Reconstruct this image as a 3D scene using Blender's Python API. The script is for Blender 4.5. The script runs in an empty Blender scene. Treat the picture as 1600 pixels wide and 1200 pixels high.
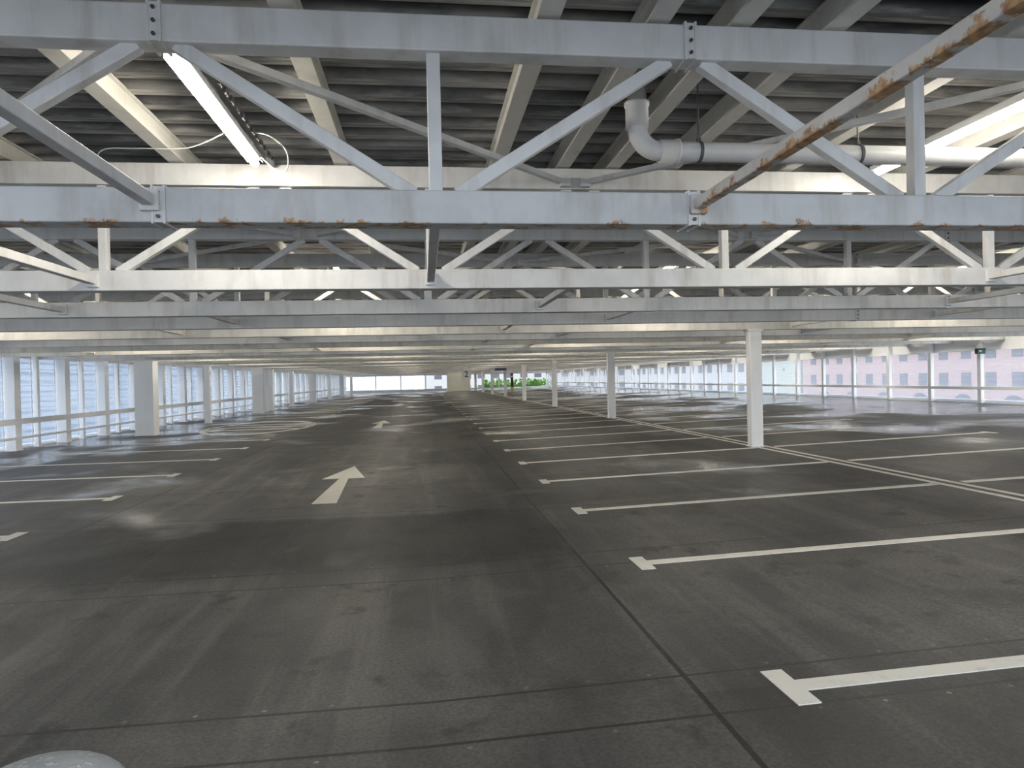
import bpy, math, random
from mathutils import Vector, Matrix
random.seed(4)
scene=bpy.context.scene
coll=scene.collection
try:
    scene.view_settings.view_transform='Standard'
    scene.view_settings.look='None'
    scene.view_settings.exposure=0.95
    scene.view_settings.gamma=1.03
except Exception: pass

# ---------------------------------------------------------------- nodes
class NT:
    def __init__(s,name):
        s.mat=bpy.data.materials.new(name); s.mat.use_nodes=True
        s.t=s.mat.node_tree; s.b=s.t.nodes['Principled BSDF']
        s.g=s.t.nodes.new('ShaderNodeNewGeometry')
        s.pos=s.g.outputs['Position']
    def n(s,typ): return s.t.nodes.new(typ)
    def l(s,a,b): s.t.links.new(a,b)
    def put(s,v,sock):
        if isinstance(v,(int,float)): sock.default_value=v
        elif isinstance(v,(tuple,list)):
            v=tuple(v)
            if len(v)==3 and len(sock.default_value)==4: v=v+(1,)
            sock.default_value=v
        else: s.l(v,sock)
    def m(s,op,a,b=0.0,c=None,clamp=False):
        n=s.n('ShaderNodeMath'); n.operation=op; n.use_clamp=clamp
        s.put(a,n.inputs[0]); s.put(b,n.inputs[1])
        if c is not None: s.put(c,n.inputs[2])
        return n.outputs[0]
    def sep(s,v):
        n=s.n('ShaderNodeSeparateXYZ'); s.l(v,n.inputs[0]); return n.outputs
    def comb(s,x,y,z):
        n=s.n('ShaderNodeCombineXYZ'); s.put(x,n.inputs[0]); s.put(y,n.inputs[1]); s.put(z,n.inputs[2]); return n.outputs[0]
    def scale(s,v,sc):
        n=s.n('ShaderNodeVectorMath'); n.operation='MULTIPLY'; s.l(v,n.inputs[0]); n.inputs[1].default_value=sc; return n.outputs[0]
    def noise(s,sc,detail=3,rough=.5,v=None,dist=0):
        n=s.n('ShaderNodeTexNoise'); s.l(v or s.pos,n.inputs['Vector'])
        n.inputs['Scale'].default_value=sc; n.inputs['Detail'].default_value=detail
        n.inputs['Roughness'].default_value=rough; n.inputs['Distortion'].default_value=dist
        return n.outputs['Fac']
    def ramp(s,v,a,b,lo=0.0,hi=1.0):
        n=s.n('ShaderNodeMapRange'); s.l(v,n.inputs[0])
        n.inputs[1].default_value=a; n.inputs[2].default_value=b; n.inputs[3].default_value=lo; n.inputs[4].default_value=hi
        n.clamp=True
        return n.outputs[0]
    def mix(s,f,a,b,mode='MIX'):
        n=s.n('ShaderNodeMix'); n.data_type='RGBA'; n.blend_type=mode
        s.put(f,n.inputs[0]); s.put(a,n.inputs[6]); s.put(b,n.inputs[7]); return n.outputs[2]
    def out(s,col=None,rough=None,metal=None,bump=None,bs=.2,spec=None):
        if col is not None: s.put(col,s.b.inputs['Base Color'])
        if rough is not None: s.put(rough,s.b.inputs['Roughness'])
        if metal is not None: s.put(metal,s.b.inputs['Metallic'])
        if spec is not None: s.put(spec,s.b.inputs['Specular IOR Level'])
        if bump is not None:
            n=s.n('ShaderNodeBump'); n.inputs['Strength'].default_value=bs; n.inputs['Distance'].default_value=.02
            s.l(bump,n.inputs['Height']); s.l(n.outputs[0],s.b.inputs['Normal'])
        return s.mat

def paint_mat(name,base,dirt=.25,rust=None,zlim=2.55,lamp_tint=False):
    t=NT(name)
    nz=t.noise(2.2,5,.6)
    st=t.noise(6,4,.6,t.scale(t.pos,(1,1,.15)))
    c=base
    if lamp_tint:
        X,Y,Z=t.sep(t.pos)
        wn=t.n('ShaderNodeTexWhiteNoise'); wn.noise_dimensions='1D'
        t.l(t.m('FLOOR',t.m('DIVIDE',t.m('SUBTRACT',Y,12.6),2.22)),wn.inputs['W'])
        c=t.mix(t.m('MULTIPLY',wn.outputs['Value'],t.ramp(Y,7.5,8.5)),base,(base[0]*1.08,base[1]*1.02,base[2]*.88))  # random cream tint per bay, lamp warmth painted into the steel colour
    c=t.mix(t.ramp(nz,.42,.72,0,dirt),c,tuple(x*.64 for x in base))
    c=t.mix(t.ramp(st,.50,.78,0,dirt),c,(.32,.28,.23))
    if rust:
        sc,lo,hi,span,mx_=rust
        z=t.sep(t.pos)[2]
        n1=t.noise(sc,5,.7)
        low=t.ramp(z,zlim,zlim+span,.12,-.10)
        r=t.ramp(t.m('ADD',n1,low),lo,hi,0,mx_)
        rc=t.mix(t.ramp(t.noise(28,3),.35,.65),(.22,.09,.03),(.60,.32,.10))
        c=t.mix(r,c,rc)
    return t.out(c,.45)

M={}
M['steel']=paint_mat('white_steel_paint',(.73,.73,.73),.5,lamp_tint=True)
M['steelr']=paint_mat('white_steel_paint_rust_edge',(.64,.645,.65),.6,(8,.63,.69,.055,.92),2.55)
M['rustbar']=paint_mat('white_steel_paint_rusty',(.64,.62,.60),.5,(10,.555,.63,.065,.92),2.632)
M['purlin']=paint_mat('cream_grey_steel',(.70,.685,.64),.35)
M['col']=paint_mat('column_white',(.90,.90,.90),.08)
M['post']=paint_mat('facade_white',(.93,.94,.96),.04)
M['pipe']=paint_mat('pvc_off_white',(.74,.73,.72),.2)
t=NT('dark_metal'); M['dark']=t.out((.02,.02,.022),.5)
t=NT('hanger_metal'); M['hang']=t.out((.10,.10,.105),.5)
t=NT('bolt_metal'); M['bolt']=t.out(t.mix(t.noise(40),(.05,.05,.06),(.16,.13,.11)),.45,.6)
t=NT('paint_marking')
c=t.mix(t.ramp(t.noise(9,6,.7),.54,.78,0,.5),(.70,.67,.60),(.24,.23,.21))
M['mark']=t.out(c,.5)
t=NT('deck_sheet')
nz=t.noise(1.1,5,.65,t.scale(t.pos,(.5,2,1))); n2=t.noise(9,4,.6,t.scale(t.pos,(.25,3,1)))
c=t.mix(t.ramp(nz,.42,.60),(.13,.13,.13),(.40,.39,.375)); c=t.mix(t.ramp(n2,.50,.70,0,.6),c,(.55,.54,.52))
z=t.sep(t.pos)[2]; c=t.mix(t.ramp(z,3.912,3.98,0,.92),c,(.025,.025,.027))  # groove shade painted in, deck colour darkens towards the rib tops
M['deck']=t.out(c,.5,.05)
def emit(name,col,st):
    t=NT(name); t.put(col,t.b.inputs['Base Color']); t.put(col,t.b.inputs['Emission Color']); t.b.inputs['Emission Strength'].default_value=st
    return t.mat
M['tube']=emit('lamp_tube_glow',(1,.93,.79),48)
def milky(name,base,lines):
    t=NT(name); Xs,Ys,Zs=t.sep(t.pos)
    tr=t.n('ShaderNodeBsdfTransparent'); tl=t.n('ShaderNodeBsdfTranslucent'); df=t.n('ShaderNodeBsdfDiffuse')
    tl.inputs[0].default_value=(.60,.67,.76,1); df.inputs[0].default_value=(.80,.86,.94,1)
    a=t.n('ShaderNodeMixShader'); a.inputs[0].default_value=.3; t.l(tl.outputs[0],a.inputs[1]); t.l(df.outputs[0],a.inputs[2])
    ln=t.m('LESS_THAN',t.m('FLOORED_MODULO',Zs,.16),.04)
    fac=t.m('ADD',t.m('MULTIPLY',ln,lines),base)
    bm=t.n('ShaderNodeMixShader'); t.l(fac,bm.inputs[0]); t.l(tr.outputs[0],bm.inputs[1]); t.l(a.outputs[0],bm.inputs[2])
    t.l(bm.outputs[0],t.t.nodes['Material Output'].inputs[0]); return t.mat
M['milky']=milky('hazy_screen',.32,.35)  # lined screen sheet, outdoor haze mixed into its whiteness
M['milky2']=milky('sheer_haze_screen',.20,.05)

def floor_mat():
    t=NT('floor_screed'); X,Y,Z=t.sep(t.pos)
    big=t.noise(.45,5,.6,t.scale(t.pos,(1.2,.8,1)),.4)
    med=t.noise(1.3,5,.65,t.scale(t.pos,(1,.8,1)),.4)
    streak=t.noise(1.0,5,.65,t.scale(t.pos,(2.4,.14,1)))
    fine=t.noise(45,4,.7)
    c=t.mix(t.ramp(big,.40,.60),(.026,.026,.026),(.082,.077,.071))
    c=t.mix(t.ramp(med,.52,.68,0,.5),c,(.112,.104,.096))
    c=t.mix(t.ramp(med,.34,.48,.65,0),c,(.018,.018,.018))
    c=t.mix(t.ramp(streak,.50,.62,0,.45),c,(.130,.121,.111))
    c=t.mix(t.ramp(fine,.38,.68,0,.6),c,(.018,.018,.018))
    c=t.mix(t.ramp(t.noise(120,2,.6),.60,.70,0,.25),c,(.19,.185,.175))
    pid=t.m('FLOOR',t.m('DIVIDE',t.m('SUBTRACT',Y,3.5),2.75))
    sid=t.m('ADD',t.m('GREATER_THAN',X,1.37),t.m('MULTIPLY',t.m('GREATER_THAN',X,-4.1),2.0))
    wn=t.n('ShaderNodeTexWhiteNoise'); wn.noise_dimensions='3D'; t.l(t.comb(pid,sid,7.1),wn.inputs['Vector'])
    tone=t.ramp(wn.outputs['Value'],0,1,.80,1.18)
    Yw=t.m('ADD',Y,t.m('MULTIPLY',t.m('SUBTRACT',med,.5),.5))
    lane=t.ramp(X,1.33,1.37,1,0)
    damp=t.m('MULTIPLY',t.m('MULTIPLY',t.ramp(Yw,6.3,6.7),t.ramp(Yw,8.9,9.05,1,0)),lane)
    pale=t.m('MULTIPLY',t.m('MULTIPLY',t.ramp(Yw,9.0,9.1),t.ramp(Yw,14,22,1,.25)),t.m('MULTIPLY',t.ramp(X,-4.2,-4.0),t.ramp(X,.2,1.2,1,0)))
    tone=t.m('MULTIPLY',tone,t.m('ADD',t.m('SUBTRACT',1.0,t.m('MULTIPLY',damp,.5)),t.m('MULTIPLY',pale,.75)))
    c=t.mix(1.0,c,t.comb(tone,tone,tone),'MULTIPLY')
    edge=t.m('MAXIMUM',t.ramp(X,7,16,0,.16),t.ramp(X,-5,-10,0,.14))
    far=t.ramp(Y,12,30,0,.05)
    w=t.m('ADD',t.m('ADD',t.noise(.34,4,.5,t.scale(t.pos,(1,.8,1)),.3),edge),far)
    wet=t.ramp(w,.57,.69)
    c=t.mix(t.m('MULTIPLY',wet,.5),c,(.018,.018,.021))
    sp=t.noise(2.3,4,.6); c=t.mix(t.ramp(sp,.60,.68,0,.75),c,(.015,.015,.015))
    def near(v,w): return t.m('LESS_THAN',t.m('ABSOLUTE',v),w)
    j=near(t.m('SUBTRACT',X,1.37),.016)
    j=t.m('MAXIMUM',j,near(t.m('ADD',X,4.1),.014))
    j=t.m('MAXIMUM',j,near(t.m('SUBTRACT',X,7.6),.012))
    modY=t.m('SUBTRACT',t.m('FLOORED_MODULO',t.m('SUBTRACT',Y,2.2),2.75),1.07)
    j1=near(modY,.012); j2=near(t.m('SUBTRACT',modY,.45),.012)
    jj=t.m('MAXIMUM',j1,j2)
    c=t.mix(t.m('MULTIPLY',jj,.9),c,(.008,.008,.008)); c=t.mix(j,c,(.005,.005,.005))
    mx=t.m('SUBTRACT',t.m('FLOORED_MODULO',X,.34),.17)
    def dot(oy):
        dy=t.m('SUBTRACT',modY,oy)
        d=t.m('ADD',t.m('MULTIPLY',mx,mx),t.m('MULTIPLY',dy,dy))
        return t.m('LESS_THAN',d,.00016)
    b=t.m('MAXIMUM',dot(-.05),dot(.50))
    c=t.mix(t.m('MULTIPLY',b,t.ramp(t.noise(3),.42,.62,0,.75)),c,(.23,.22,.20))
    r=t.mix(wet,(.56,)*3,(.13,)*3)
    r=t.sep(r)[0]
    r=t.m('ADD',r,t.ramp(fine,.3,.7,-.05,.08))
    r=t.m('ADD',r,t.ramp(big,.4,.6,-.06,.08))
    return t.out(c,r,bump=t.m('SUBTRACT',t.m('MULTIPLY',fine,.3),t.m('MAXIMUM',j,jj)),bs=.25,spec=.45)
M['floor']=floor_mat()

# ---------------------------------------------------------------- mesh helpers
class MB:
    def __init__(s): s.v=[]; s.f=[]; s.mi=[]
    def box(s,c,size,R=None,mi=0):
        b=len(s.v); hx,hy,hz=[k/2 for k in size]
        for z in(-hz,hz):
            for x,y in((-hx,-hy),(hx,-hy),(hx,hy),(-hx,hy)):
                p=Vector((x,y,z)); 
                if R: p=R@p
                s.v.append(tuple(p+Vector(c)))
        for f in((3,2,1,0),(4,5,6,7),(0,1,5,4),(1,2,6,5),(2,3,7,6),(3,0,4,7)):
            s.f.append(tuple(b+i for i in f)); s.mi.append(mi)
    def beam(s,p,q,w,h,up=(0,0,1),mi=0):
        p=Vector(p); q=Vector(q); d=(q-p); L=d.length; d.normalize()
        u=Vector(up); x=d.cross(u)
        if x.length<1e-4: x=d.cross(Vector((0,1,0)))
        x.normalize(); z=x.cross(d).normalized()
        R=Matrix((x,d,z)).transposed()
        s.box((p+q)/2,(w,L,h),R,mi)
    def tube(s,path,r,n=12,mi=0,cap=True):
        P=[Vector(p) for p in path]; b=len(s.v); x=None
        for i,p in enumerate(P):
            d=(P[min(i+1,len(P)-1)]-P[max(i-1,0)]).normalized()
            if x is None:
                a=Vector((0,0,1)) if abs(d.z)<.9 else Vector((1,0,0))
                x=d.cross(a).normalized()
            else: x=(x-d*x.dot(d)).normalized()
            y=d.cross(x); rr=r[i] if isinstance(r,(list,tuple)) else r
            for k in range(n):
                a=2*math.pi*k/n; s.v.append(tuple(p+x*math.cos(a)*rr+y*math.sin(a)*rr))
        for i in range(len(P)-1):
            for k in range(n):
                k2=(k+1)%n; s.f.append((b+i*n+k,b+i*n+k2,b+(i+1)*n+k2,b+(i+1)*n+k)); s.mi.append(mi)
        if cap:
            s.f.append(tuple(b+k for k in range(n))[::-1]); s.mi.append(mi)
            s.f.append(tuple(b+(len(P)-1)*n+k for k in range(n))); s.mi.append(mi)
    def obj(s,name,mats,parent=None,loc=(0,0,0),smooth=False,bevel=0):
        me=bpy.data.meshes.new(name); me.from_pydata(s.v,[],s.f)
        if not isinstance(mats,(list,tuple)): mats=[mats]
        for m in mats: me.materials.append(m)
        for p,i in zip(me.polygons,s.mi): p.material_index=i; p.use_smooth=smooth
        me.update()
        o=bpy.data.objects.new(name,me); coll.objects.link(o); o.location=loc
        if parent: o.parent=parent
        if bevel:
            md=o.modifiers.new('Bevel','BEVEL'); md.width=bevel; md.segments=2; md.limit_method='ANGLE'
        return o
def empty(name,loc,label,cat,group=None):
    e=bpy.data.objects.new(name,None); coll.objects.link(e); e.location=loc; e.empty_display_size=.2
    tag(e,label,cat,group); return e
def tag(o,label,cat,group=None):
    o['label']=label; o['category']=cat
    if group: o['group']=group
def dup(o,loc,parent=None):
    c=o.copy(); coll.objects.link(c); c.location=loc
    if parent: c.parent=parent
    return c
def st(o): o['kind']='structure'; return o
def fz(x): return .028*max(x,0)

XL,XR=-11.5,18.3
YE=105.0
YR=-1.0  # unseen deck edge behind the camera, set for how much sky light enters
# ---------------------------------------------------------------- floor
b=MB()
xs=[XL-.6,0,XR+.5]; ys=[-3+ i*4.35 for i in range(26)]
for y in ys:
    for x in xs: b.v.append((x,y,fz(x)))
for y in ys:
    for x in xs: b.v.append((x,y,fz(x)-.25))
n=len(ys)*3
for i in range(len(ys)-1):
    for k in range(2):
        a=i*3+k; b.f.append((a,a+1,a+4,a+3)); b.mi.append(0)
        b.f.append((n+a+3,n+a+4,n+a+1,n+a)); b.mi.append(0)
    b.f.append((i*3,i*3+3,n+i*3+3,n+i*3)); b.mi.append(0)
    b.f.append((i*3+2,n+i*3+2,n+i*3+5,i*3+5)); b.mi.append(0)
for k in range(2):
    b.f.append((k,n+k,n+k+1,k+1)); b.mi.append(0)
    a=(len(ys)-1)*3+k; b.f.append((a,a+1,n+a+1,n+a)); b.mi.append(0)
st(b.obj('floor',M['floor']))

# ceiling corrugated deck
b=MB(); y=YR; pitch=.30; prof=[(0,0),(.035,0),(.047,.016),(.059,0),(.095,0),(.125,.11),(.20,.11),(.27,.11)]
ylist=[]
while y<YE+.5:
    for dy,dz in prof: ylist.append((y+dy,3.90+dz))
    y+=pitch
for y,z in ylist: b.v+= [(XL-.6,y,z),(XR+.5,y,z)]
for i in range(len(ylist)-1):
    b.f.append((2*i,2*i+2,2*i+3,2*i+1)); b.mi.append(0)
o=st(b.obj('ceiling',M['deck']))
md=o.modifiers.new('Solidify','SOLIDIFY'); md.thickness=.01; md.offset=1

# ---------------------------------------------------------------- trusses
TY=[1.2,4.05,6.88,9.4,11.55,13.7]
while TY[-1]<YE-3: TY.append(TY[-1]+2.22)
X0,X1=XL-.2,XR+.2
tops=[-1.40+2.95*k for k in range(-3,7)]
bots=[.095+2.95*k for k in range(-3,7)]
tops=[x for x in tops if X0<x<X1]; bots=[x for x in bots if X0<x<X1]
ZB0,ZB1=2.55,2.735; ZT0,ZT1=3.51,3.71
def members():
    d=[];v=[]
    for xb in bots:
        for sgn in(-1,1):
            xt=xb+sgn*1.475
            if X0<xt<X1: d.append(((xt-sgn*.10,0,ZT0+.01),(xb+sgn*.12,0,ZB1-.01)))
        v.append(((xb,0,ZB1-.01),(xb,0,ZT0+.01)))
    return d,v
DG,VT=members()
cx=(X0+X1)/2; L=X1-X0
def splice(b,x,z0,z1):
    h=z1-z0; zc=(z0+z1)/2
    for dx in(-.03,.03): b.box((x+dx,0,zc),(.012,.185,h+.02))
    b.box((x,-.082,zc),(.05,.012,h+.005))
BOLT=None
def truss_near(i,y):
    global BOLT
    e=empty('roof_truss',(0,y,ZB0),'pale grey painted steel lattice truss with diagonal struts under the deck','roof truss','steel roof trusses')
    first=(i==1)
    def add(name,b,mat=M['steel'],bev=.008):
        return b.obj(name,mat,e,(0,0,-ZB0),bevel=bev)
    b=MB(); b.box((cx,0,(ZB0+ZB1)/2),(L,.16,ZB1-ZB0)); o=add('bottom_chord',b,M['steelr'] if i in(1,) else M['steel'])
    if first: o['label']='bottom chord with rust spots along its lower edge'
    b=MB(); b.box((cx,0,(ZT0+ZT1)/2),(L,.15,ZT1-ZT0)); add('top_chord',b)
    for p,q in DG:
        b=MB(); b.beam(p,q,.075,.072,(0,1,0)); add('diagonal',b,bev=.006)
    for p,q in VT:
        b=MB(); b.beam(p,q,.075,.080,(0,1,0)); add('vertical_strut',b,bev=.006)
    for x in tops:
        if abs(x)>9: continue
        if i in(0,2,5): continue
        if i in(3,4) and not 7<x<8: continue
        for z0,z1 in((ZB0,ZB1),(ZT0,ZT1)):
            b=MB(); splice(b,x+.03,z0,z1); add('splice_plate',b,bev=0)
            if i in(1,3,4) and -5<x<8:
                for k in range(3):
                    z=z0+(z1-z0)*(.15+.35*k)
                    if BOLT is None:
                        b=MB(); b.tube([(0,-.088,0),(0,-.102,0)],.011,6); BOLT=b.obj('bolt',M['bolt'],e); c=BOLT
                    else: c=dup(BOLT,(0,0,0),e)
                    c.location=(x+.03,0,z-ZB0)
for i in range(0,6): truss_near(i,TY[i])
b=MB()
b.box((cx,0,(ZB0+ZB1)/2-ZB0),(L,.18,ZB1-ZB0)); b.box((cx,0,(ZT0+ZT1)/2-ZB0),(L,.15,ZT1-ZT0))
for p,q in DG+VT: b.beam((p[0],0,p[2]-ZB0),(q[0],0,q[2]-ZB0),.075,.085,(0,1,0))
o=None
for y in TY[6:]:
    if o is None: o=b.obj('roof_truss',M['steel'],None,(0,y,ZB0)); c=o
    else: c=dup(o,(0,y,ZB0))
    tag(c,'pale grey painted steel lattice truss with diagonal struts under the deck','roof truss','steel roof trusses')

# purlins
px=[-.72+1.475*k for k in range(-7,13)]
px=[x for x in px if abs(x-2.23)>.2 and x>XL+.7 and x<XR-.7]+[1.40,1.90,2.5]
for x in px:
    b=MB(); Lp=YE-YR-.2; yc=YR+.1+Lp/2; w=.13
    b.box((0,0,-.078),(w,Lp,.014)); b.box((0,0,.078),(w,Lp,.014)); b.box((0,0,0),(w*.55,Lp,.145))
    o=b.obj('purlin',M['purlin'],None,(x,yc,3.81)); tag(o,'cream grey steel purlin carrying the corrugated deck','beam','deck purlins')

def brace(name,p,q,mat,label,w=.07,h=.07,group='bracing bars'):
    p=Vector(p);q=Vector(q); b=MB(); b.beam((0,0,0),q-p,w,h)
    b.box((0,0,0),(.1,.14,h+.05)) 
    o=b.obj(name,mat,None,p,bevel=.006); tag(o,label,'bracing bar',group); return o
LB='square steel bracing bar with flaking white paint between two trusses'
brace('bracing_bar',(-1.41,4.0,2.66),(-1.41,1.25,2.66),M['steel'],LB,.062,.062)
brace('bracing_bar',(1.60,4.0,2.66),(1.60,1.25,2.66),M['rustbar'],'square steel bracing bar with heavy orange rust along its edges',.06,.06)
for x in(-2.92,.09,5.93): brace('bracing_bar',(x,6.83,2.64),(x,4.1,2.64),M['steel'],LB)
for i in range(2,14):
    off=-1.40 if i%2==0 else .09
    for k in(-3,-1,1,3,5):
        x=off+2.95*k
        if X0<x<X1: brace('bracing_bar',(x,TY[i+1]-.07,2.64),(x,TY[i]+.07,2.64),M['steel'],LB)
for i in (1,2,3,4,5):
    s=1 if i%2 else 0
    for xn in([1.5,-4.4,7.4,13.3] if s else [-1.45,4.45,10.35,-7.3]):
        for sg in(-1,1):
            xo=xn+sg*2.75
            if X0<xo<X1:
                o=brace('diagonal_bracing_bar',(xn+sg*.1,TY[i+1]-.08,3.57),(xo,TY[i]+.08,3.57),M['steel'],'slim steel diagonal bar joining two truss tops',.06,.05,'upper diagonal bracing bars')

# ---------------------------------------------------------------- light fixtures
fx=[-7.35,-1.42,4.45,10.35,16.2]; fy=[5.46]
y=12.62
while y<YE-2: fy.append(y); y+=6.66
def fixture_parts(e,Lf,Lr):
    b=MB(); b.box((0,0,.0),(.13,Lf,.024)); b.box((0,0,.025),(.06,Lf-.1,.03))
    for sx in(-1,1): b.box((sx*.062,0,-.02),(.006,Lf,.028))  # side lips added to keep tube light off the deck above
    h=b.obj('housing',M['post'],e)
    b=MB(); b.tube([(0,-Lf/2+.02,-.046),(0,Lf/2-.02,-.046)],.034,12); tu=b.obj('lamp_tube',M['tube'],e,smooth=True)
    b=MB(); b.box((.095,0,.035),(.045,Lr,.035))
    for k in range(int(Lr/.153)): b.box((.095+.03,-Lr/2+.05+k*.153,.03),(.014,.07,.045))
    ra=b.obj('mounting_rail',M['hang'],e); return (h,tu,ra)
for j,y in enumerate(fy):
    if j<2: proto=None
    for x in fx:
        e=empty('light_fixture',(x,y,3.66),'lit linear fluorescent light under a metal mounting rail','light fixture','linear light fixtures')
        if proto is None: proto=fixture_parts(e,2.05 if j==0 else 1.85,2.68 if j==0 else 2.0)
        else:
            for p in proto: dup(p,(0,0,0),e)
def cable(pts,r=.005):
    P=[Vector(p) for p in pts]; out=[]
    for i in range(len(P)-1):
        p0=P[max(i-1,0)];p1=P[i];p2=P[i+1];p3=P[min(i+2,len(P)-1)]
        for k in range(8):
            u=k/8; out.append(.5*((2*p1)+(p2-p0)*u+(2*p0-5*p1+4*p2-p3)*u*u+(-p0+3*p1-3*p2+p3)*u**3))
    out.append(P[-1]); b=MB(); b.tube(out,r,6)
    o=b.obj('cable',M['pipe'],smooth=True); tag(o,'thin white electric cable looping beside a light fixture','cable','lighting cables')
cable([(-1.29,5.9,3.69),(-1.17,5.9,3.66),(-1.08,6.05,3.6),(-1.10,6.2,3.5),(-1.20,6.3,3.5),(-1.35,6.35,3.64)])
cable([(-2.9,6.84,3.70),(-2.6,6.3,3.66),(-2.2,6.0,3.58),(-1.8,5.9,3.56),(-1.488,5.8,3.655)])

# ---------------------------------------------------------------- drain pipe
PX,PY,PZ=1.64,5.2,3.37
e=empty('drain_pipe',(PX,PY,PZ),'thick grey white plastic drain pipe with elbow hung below the deck','pipe')
def P(b,name,mat=M['pipe'],sm=True): return b.obj(name,mat,e,(-PX,-PY,-PZ),smooth=sm)
path=[(PX,PY,3.89),(PX,PY,PZ+.17)]
for k in range(1,9):
    a=math.pi/2*k/8; path.append((PX+.17-.17*math.cos(a),PY,PZ+.17-.17*math.sin(a)))
path.append((XR-.4,PY,PZ-.02)); b=MB(); b.tube(path,.073,20); P(b,'pipe_run')
b=MB(); b.tube([(PX,PY,PZ+.36),(PX,PY,PZ+.335),(PX,PY,PZ+.33),(PX,PY,PZ+.17)],[.094,.094,.086,.086],20); P(b,'pipe_collar')
b=MB(); b.tube([(PX+.17,PY,PZ),(PX+.29,PY,PZ),(PX+.295,PY,PZ),(PX+.315,PY,PZ)],[.086,.086,.094,.094],20); P(b,'pipe_collar')
for x in(2.12,3.42,5.6,7.6,10.5):
    b=MB(); b.tube([(x-.012,PY,PZ),(x+.012,PY,PZ)],.081,20); b.tube([(x,PY,PZ+.075),(x,PY,3.9)],.006,6); b.box((x,PY,PZ+.085),(.025,.035,.04)); P(b,'pipe_hanger',M['hang'],False)

# ---------------------------------------------------------------- columns
def column(x,y,w,dd,label,top=2.55):
    z=fz(x); H=top-z
    e=empty('column',(x,y,z),label,'column','steel columns')
    b=MB(); b.box((0,0,H/2),(w,dd,H)); b.obj('column_shaft',M['col'],e,bevel=.012)
    b=MB(); b.box((0,0,.01),(w+.04,dd+.04,.02)); b.obj('base_plate',M['col'],e)
    b=MB(); b.box((0,0,H-.012),(w+.06,dd+.06,.024)); b.obj('cap_plate',M['col'],e)
for k in range(8):
    column(6.66,13.7+11.1*k,.25,.2,'white painted square steel column on the parking bay line')
for y,w,dd in((25.9,.62,.5),(32.9,.25,.25),(42.6,.6,.4),(44.4,.3,.3),(46.,.3,.3),(53,.3,.3),(63,.5,.4),(74,.3,.3),(85,.5,.4),(96,.3,.3)):
    column(-9.5,y,w,dd,'white steel column near the open facade')

# ---------------------------------------------------------------- facade
b=MB(); Lw=YE+1
b.box((XL,Lw/2,2.78),(.2,Lw,.24)); b.box((XL,Lw/2,.05),(.2,Lw,.10)); st(b.obj('wall_left',M['post']))
b=MB(); zr=fz(XR)
b.box((XR,Lw/2,2.50),(.2,Lw,.5)); b.box((XR,Lw/2,zr+.05),(.2,Lw,.12)); st(b.obj('wall_right',M['post']))
b=MB(); b.box(((XL+XR)/2,YE,2.62),(XR-XL,.2,.5)); b.box(((XL+XR)/2,YE,.2),(XR-XL,.2,.4)); st(b.obj('wall_back',M['post']))
def post(x,y,z,proto):
    c=dup(proto,(x,y,z)) if proto.get('used') else proto
    c.location=(x,y,z); proto['used']=1
    tag(c,'white steel facade post between open bays','post','facade posts'); return c
b=MB(); b.box((0,0,1.9),(.28,.30,3.8)); b.box((.0,0,.012),(.32,.36,.024)); pl=b.obj('facade_post',M['post'])
b=MB(); b.box((0,0,1.9),(.12,.14,3.8)); b.box((.0,0,.012),(.16,.2,.024)); ps=b.obj('facade_post',M['post'])
y=12.7; k=0
while y<YE: post(XL+.30,y,0,pl); post(XL+.22,y+1.3875,0,ps); y+=2.775
b=MB(); b.box((0,0,1.65),(.12,.15,3.3)); pr=b.obj('facade_post',M['post'])
y=7.4
while y<YE: post(XR-.19,y,zr,pr); y+=2.3
b=MB(); b.box((0,0,1.65),(.14,.14,3.3)); pf=b.obj('facade_post',M['post'])
x=XL+1
while x<XR: post(x,YE-.18,fz(x),pf); x+=3.6
def rail(x,z,h,name='guard_rail',d=.07):
    b=MB(); b.box((0,0,0),(d,YE-7,h)); o=b.obj(name,M['post'],None,(x,7+(YE-7)/2,z)); tag(o,'long white steel guard rail along the open facade','guard rail','facade guard rails')
rail(XL+.48,.80,.16); rail(XL+.48,.35,.07); rail(XR-.29,zr+.50,.10)
b=MB(); Wp=.96
b.box((0,0,1.33),(.006,Wp,2.5))
b.box((0,-Wp/2,1.33),(.03,.03,2.56),mi=1); b.box((0,Wp/2,1.33),(.03,.03,2.56),mi=1); b.box((0,0,.03),(.03,Wp,.05),mi=1); b.box((0,0,2.6),(.03,Wp,.04),mi=1)
pm=b.obj('screen_panel',[M['milky'],M['post']])
y=12.7+.70; first=True; k=0
while y<YE-1:
    c=pm if first else dup(pm,(0,0,0)); c.location=(XL+.17,y+(.03 if k%2==0 else -.03),0); first=False; k+=1
    tag(c,'translucent screen panel between facade posts, haze put into its white sheet','screen panel','facade screens'); y+=1.3875
b=MB(); Wp=2.06; Hp=1.72
b.box((0,0,Hp/2+.02),(.006,Wp,Hp)); b.box((0,0,.015),(.03,Wp,.03),mi=1); b.box((0,0,Hp+.02),(.03,Wp,.03),mi=1)
pm=b.obj('screen_panel',[M['milky2'],M['post']]); y=7.4+1.15; first=True  # sheer sheet added to veil the outside view with haze
while y<YE-1:
    c=pm if first else dup(pm,(0,0,0)); c.location=(XR-.15,y,zr); first=False
    tag(c,'pale screen between facade posts, sheer sheet added to give haze','screen panel','sheer facade screens'); y+=2.3

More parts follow.
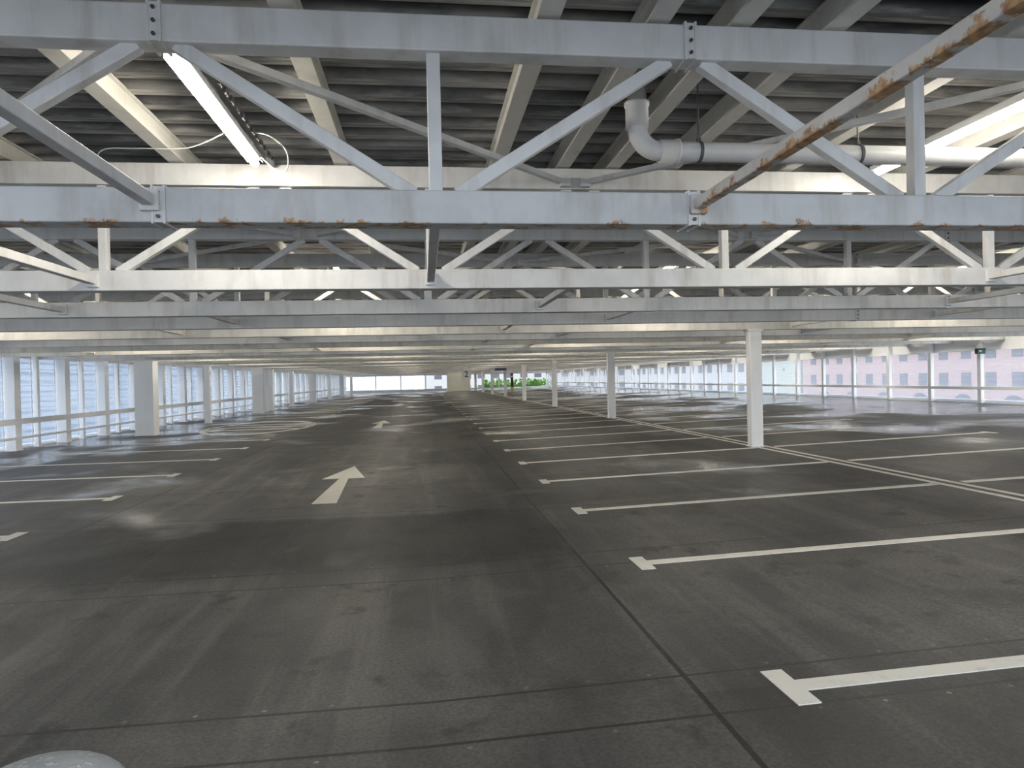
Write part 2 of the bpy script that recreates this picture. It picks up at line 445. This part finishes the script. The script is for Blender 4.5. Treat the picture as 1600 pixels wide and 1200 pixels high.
# ---------------------------------------------------------------- markings
def quad_marks(name,rects,label,cat,group,polys=()):
    b=MB()
    def slab(pts):
        k=len(b.v); m=len(pts)
        for x,y in pts: b.v.append((x,y,fz(x)+.006))
        for x,y in pts: b.v.append((x,y,fz(x)-.002))
        b.f.append(tuple(range(k,k+m))); b.mi.append(0)
        for i in range(m): b.f.append((k+i,k+m+i,k+m+(i+1)%m,k+(i+1)%m)); b.mi.append(0)
    for x0,y0,x1,y1 in rects: slab([(x0,y0),(x1,y0),(x1,y1),(x0,y1)])
    for p in polys: slab(p)
    o=b.obj(name,M['mark']); tag(o,label,cat,group); return o
for k in range(36):
    y=3.46+2.5*k
    if y>96: break
    quad_marks('parking_line',[(1.90,y-.06,6.55,y+.06),(1.78,y-.20,1.90,y+.20)],'white painted parking bay line with T shaped end','floor marking','parking bay lines')
    if y>8: quad_marks('parking_line',[(6.95,y-.06,11.6,y+.06),(11.6,y-.20,11.72,y+.20)],'white painted parking bay line with T shaped end','floor marking','parking bay lines')
for k in range(33):
    y=8.75+2.66*k
    if y>95: break
    if 24<y<34: continue
    quad_marks('parking_line',[(-9.5,y-.06,-4.77,y+.06),(-4.77,y-.22,-4.64,y+.22)],'white painted parking bay line with T shaped end','floor marking','parking bay lines')
for x in(6.62,6.83): quad_marks('boundary_line',[(x-.036,3,x+.036,100)],'long thin white line dividing two rows of parking bays','floor marking','boundary lines')
def arrow(x,y,L,lab,hs=.60):
    q=quad_marks('direction_arrow',[],lab,'floor arrow','direction arrows',
      polys=[[(x-.18,y),(x+.16,y),(x+.06,y+L*hs),(x-.09,y+L*hs)],[(x-.38,y+L*(hs-.01)),(x+.34,y+L*(hs-.01)),(x-.0,y+L)]])
arrow(-1.40,10.1,4.3,'white painted straight direction arrow on the driving lane')
arrow(-1.7,25.8,5,'white painted straight direction arrow on the driving lane')
arrow(-1.7,48,5,'white painted straight direction arrow on the driving lane')
polys=[]
N=32
for i in range(N):
    a0=2*math.pi*i/N;a1=2*math.pi*(i+1)/N
    f=lambda a,r,q:(-6.3+2.0*r*math.cos(a),28.6+4.0*q*math.sin(a))
    polys.append([f(a0,.9,.91),f(a0,1.0,1.0),f(a1,1.0,1.0),f(a1,.9,.91)])
quad_marks('bay_symbol',[(-8.05,27.0,-4.55,27.35),(-8.2,28.5,-4.4,28.85),(-8.05,30.0,-4.55,30.35)],'white painted oval symbol on the wet floor','floor marking',None,polys)

# ---------------------------------------------------------------- bollard
e=empty('bollard',(-.555,1.07,0),'rounded wet white bollard with water droplets on its top','bollard')
t=NT('wet_white'); c=t.mix(t.ramp(t.noise(9,4,.6),.4,.7),(.26,.265,.26),(.38,.385,.38)); c=t.mix(t.ramp(t.noise(90,2),.56,.64,0,.6),c,(.55,.55,.54)); M['boll']=t.out(c,.6,bump=t.ramp(t.noise(90,2),.56,.64),bs=.4)
b=MB(); b.tube([(0,0,0),(0,0,.05),(0,0,.07),(0,0,1.06)],[.15,.15,.10,.10],28); b.obj('bollard_body',M['boll'],e,smooth=True)
pr_=[(.115,1.03),(.12,1.06)]+[(.12*math.cos(a),1.085+.062*math.sin(a)) for a in[k*math.pi/2/9 for k in range(9)]]+[(.003,1.147)]
b=MB(); b.tube([(0,0,z) for r,z in pr_],[r for r,z in pr_],32); b.obj('bollard_cap',M['boll'],e,smooth=True)

# ---------------------------------------------------------------- far items
t=NT('core_wall'); M['core']=t.out(t.mix(t.noise(2),(.88,.86,.74),(.80,.78,.68)),.6)
b=MB(); b.box((4.7,97,1.27),(3.0,4,2.54)); b.box((4.0,94.98,1.1),(.95,.05,2.05)); o=b.obj('stair_core',M['core']); tag(o,'pale yellow stair core block at the deck end','stair core')
def textobj(txt,size,mat,parent,loc,name='sign_number'):
    cu=bpy.data.curves.new(name,'FONT'); cu.body=txt; cu.size=size; cu.align_x='CENTER'; cu.align_y='CENTER'; cu.extrude=.004
    tmp=bpy.data.objects.new(name,cu); coll.objects.link(tmp)
    bpy.context.view_layer.update()
    me=bpy.data.meshes.new_from_object(tmp.evaluated_get(bpy.context.evaluated_depsgraph_get()))
    bpy.data.objects.remove(tmp); me.materials.clear(); me.materials.append(mat)
    o=bpy.data.objects.new(name,me); coll.objects.link(o); o.parent=parent; o.location=loc; o.rotation_euler=(math.pi/2,0,0); return o
t=NT('sign_white'); M['sw']=t.out((.85,.85,.84),.5)
t=NT('sign_blue'); M['sb']=t.out((.03,.08,.28),.4)
e=empty('level_sign',(3.0,50,2.02),'square white level sign with a black number 2','sign')
b=MB(); b.box((0,0,0),(.66,.04,.62)); b.obj('sign_board',M['sw'],e)
textobj('2',.62,M['dark'],e,(0,-.03,0))
for x in(-.25,.25):
    b=MB(); b.box((x,0,.42),(.02,.02,.24)); b.obj('hanger',M['dark'],e)
e=empty('direction_sign',(6.3,58,2.44),'dark blue hanging direction sign','sign')
b=MB(); b.box((0,0,0),(.95,.05,.18)); b.obj('sign_board',M['sb'],e)
t=NT('pillar_yellow'); M['py']=t.out((.6,.5,.12),.5)
e=empty('information_pillar',(10.2,82,fz(10.2)),'narrow dark pillar with yellow base and white disc','pillar')
b=MB(); b.box((0,0,1.2),(.3,.25,1.6)); b.obj('pillar_body',M['dark'],e)
b=MB(); b.box((0,0,.2),(.34,.3,.4)); b.obj('pillar_base',M['py'],e)
b=MB(); b.tube([(0,-.125,1.6),(0,-.14,1.6)],.12,20); b.obj('pillar_disc',M['sw'],e)
t=NT('sign_dark_green'); M['sg']=t.out((.03,.13,.08),.4)
e=empty('exit_sign',(XR-.32,21.05,2.22),'small dark green sign box fixed under the edge beam','sign')
b=MB(); b.box((0,0,0),(.30,.1,.18)); b.obj('box_body',M['dark'],e)
b=MB(); b.box((0,-.055,0),(.28,.01,.16)); b.obj('box_face',M['sg'],e)
b=MB(); b.box((-.04,-.062,0),(.09,.008,.05)); b.obj('sign_symbol',M['sw'],e)

# ---------------------------------------------------------------- outside
t=NT('ground_pale'); M['ground']=t.out(t.mix(t.noise(.1),(.40,.41,.42),(.48,.49,.50)),.8)
b=MB(); b.v=[(-200,-120,-6),(260,-120,-6),(260,330,-6),(-200,330,-6)]; b.f=[(0,1,2,3)]; b.mi=[0]; st(b.obj('ground',M['ground']))
t=NT('cladding_white'); z=t.sep(t.pos)[2]
line=t.m('LESS_THAN',t.m('FLOORED_MODULO',z,.7),.14)
M['clad']=t.out(t.mix(line,t.mix(t.ramp(t.noise(.15),.4,.6),(.30,.35,.43),(.38,.43,.50)),(.17,.21,.28)),.6)
t=NT('cladding_bright'); M['clad2']=t.out((.80,.83,.87),.6)
b=MB(); b.box((-34,55,1),(12,140,14)); b.box((-27.9,55,3),(.2,140,.3)); b.box((-27.9,55,-1),(.2,140,.3))
for k in range(14): b.box((-27.9,-13+k*10.4,1),(.25,.3,14))
o=b.obj('building',M['clad']); tag(o,'white building with horizontal metal cladding','building')
t=NT('brick_pink'); br=t.n('ShaderNodeTexBrick'); Xs,Ys,Zs=t.sep(t.pos); t.l(t.comb(Ys,Zs,0),br.inputs['Vector'])
br.inputs['Color1'].default_value=(.40,.24,.215,1); br.inputs['Color2'].default_value=(.46,.30,.27,1); br.inputs['Mortar'].default_value=(.50,.41,.39,1); br.inputs['Scale'].default_value=1.5
M['brick']=t.out(br.outputs['Color'],.8)
t=NT('window_haze'); M['win']=t.out((.10,.09,.11),.4)
t=NT('beige_haze'); M['beige']=t.out(t.mix(t.noise(.3),(.50,.48,.45),(.44,.435,.43)),.8)
t=NT('green_haze'); M['green']=t.out(t.mix(t.noise(1.5,4),(.42,.44,.37),(.46,.48,.42)),.8)
def building(c,s,mat,label,face,dy,dz,w,h,arch=False):
    e=empty('building',(c[0],c[1],-6),label,'building')
    b=MB(); b.box((0,0,c[2]+6),s); b.box((0,0,c[2]+6+s[2]/2+.2),(s[0]+.6,s[1]+.6,.4)); b.obj('building_shell',mat,e)
    b=MB()
    if face=='x':
        y=-s[1]/2+dy
        while y<s[1]/2-dy/2:
            z=-s[2]/2+dz
            while z<s[2]/2-1:
                b.box((-s[0]/2,y,z+c[2]+6),(.1,w,h)); z+=dz
            y+=dy
    elif face=='y':
        x=-s[0]/2+dy
        while x<s[0]/2-dy/2:
            z=-s[2]/2+dz
            while z<s[2]/2-1:
                b.box((x,-s[1]/2,z+c[2]+6),(w,.1,h)); z+=dz
            x+=dy
    if face:
        o=b.obj('window_pane',M['win'],e); o['kind']='stuff'
    if arch:
        y=-s[1]/2+3
        while y<s[1]/2-3:
            b=MB(); pts=[(-1.1,-1.2),(1.1,-1.2)]+[(1.1*math.cos(a),.0+.9*math.sin(a)) for a in[k*math.pi/10 for k in range(11)]]
            zc=c[2]+6-3.2
            for xx in(-s[0]/2-.06,-s[0]/2+.1):
                for (py,pz) in pts: b.v.append((xx,y+py,zc-1.2+pz))
            m=len(pts); b.f=[tuple(range(m))[::-1],tuple(range(m,2*m))]+[(i,(i+1)%m,m+(i+1)%m,m+i) for i in range(m)]; b.mi=[0]*len(b.f)
            b.obj('arched_window',M['win'],e); y+=5.2
building((52,58,3),(14,44,18),M['brick'],'pale red brick building with rows of small windows','x',2.6,2.25,1.05,1.1,True)
building((52,85,3),(14,9,18),M['green'],'building wrapped in pale green netting','x',4,4,.3,.3)
building((56,130,2),(16,70,17),M['beige'],'pale beige apartment building with many windows','x',4,3.0,1.8,1.3)
building((30,185,1),(60,14,15),M['beige'],'pale beige apartment building with many windows','y',3.6,3.0,1.8,1.3)
building((-22,145,1),(40,14,15),M['clad2'],'long white industrial building',None,9,5,4,.8)
b=MB()
random.seed(9)
t=NT('leaf_green'); M['leaf']=t.out(t.mix(t.noise(4,4),(.10,.26,.04),(.24,.42,.10)),.8)
for k in range(900):
    p=Vector((random.uniform(9,20),random.uniform(107.5,110),random.uniform(-.8,1.35+.25*math.sin(k))))
    R=Matrix.Rotation(random.uniform(0,6),3,Vector((random.random(),random.random(),random.random()+.1)).normalized())
    b.box(p,(.42,.30,.04),R)
b.box((14.5,108.8,-.5),(11,1.6,2.4)); b.box((14.5,108.8,-3.7),(11,2.6,4.4),mi=1)
o=b.obj('hedge',[M['leaf'],M['core']]); tag(o,'bright green hedge in a raised planter beyond the deck','hedge')

# ---------------------------------------------------------------- world
w=bpy.data.worlds.new('World'); scene.world=w; w.use_nodes=True
bg=w.node_tree.nodes['Background']; bg.inputs[0].default_value=(.83,.91,1,1); bg.inputs[1].default_value=1.65

# ---------------------------------------------------------------- camera
cam=bpy.data.cameras.new('Camera'); co=bpy.data.objects.new('Camera',cam); coll.objects.link(co)
cam.sensor_width=36; cam.lens=1110/1600*36; cam.clip_end=600
th=math.radians(7.09); p=math.radians(.46); ro=math.radians(1.3)
f=Vector((math.sin(th)*math.cos(p),math.cos(th)*math.cos(p),-math.sin(p)))
r0=Vector((math.cos(th),-math.sin(th),0)); u0=r0.cross(f)
r=r0*math.cos(ro)-u0*math.sin(ro); u=u0*math.cos(ro)+r0*math.sin(ro)
R=Matrix((r,u,-f)).transposed()
co.matrix_world=Matrix.Translation((0,0,1.68))@R.to_4x4()
scene.camera=co
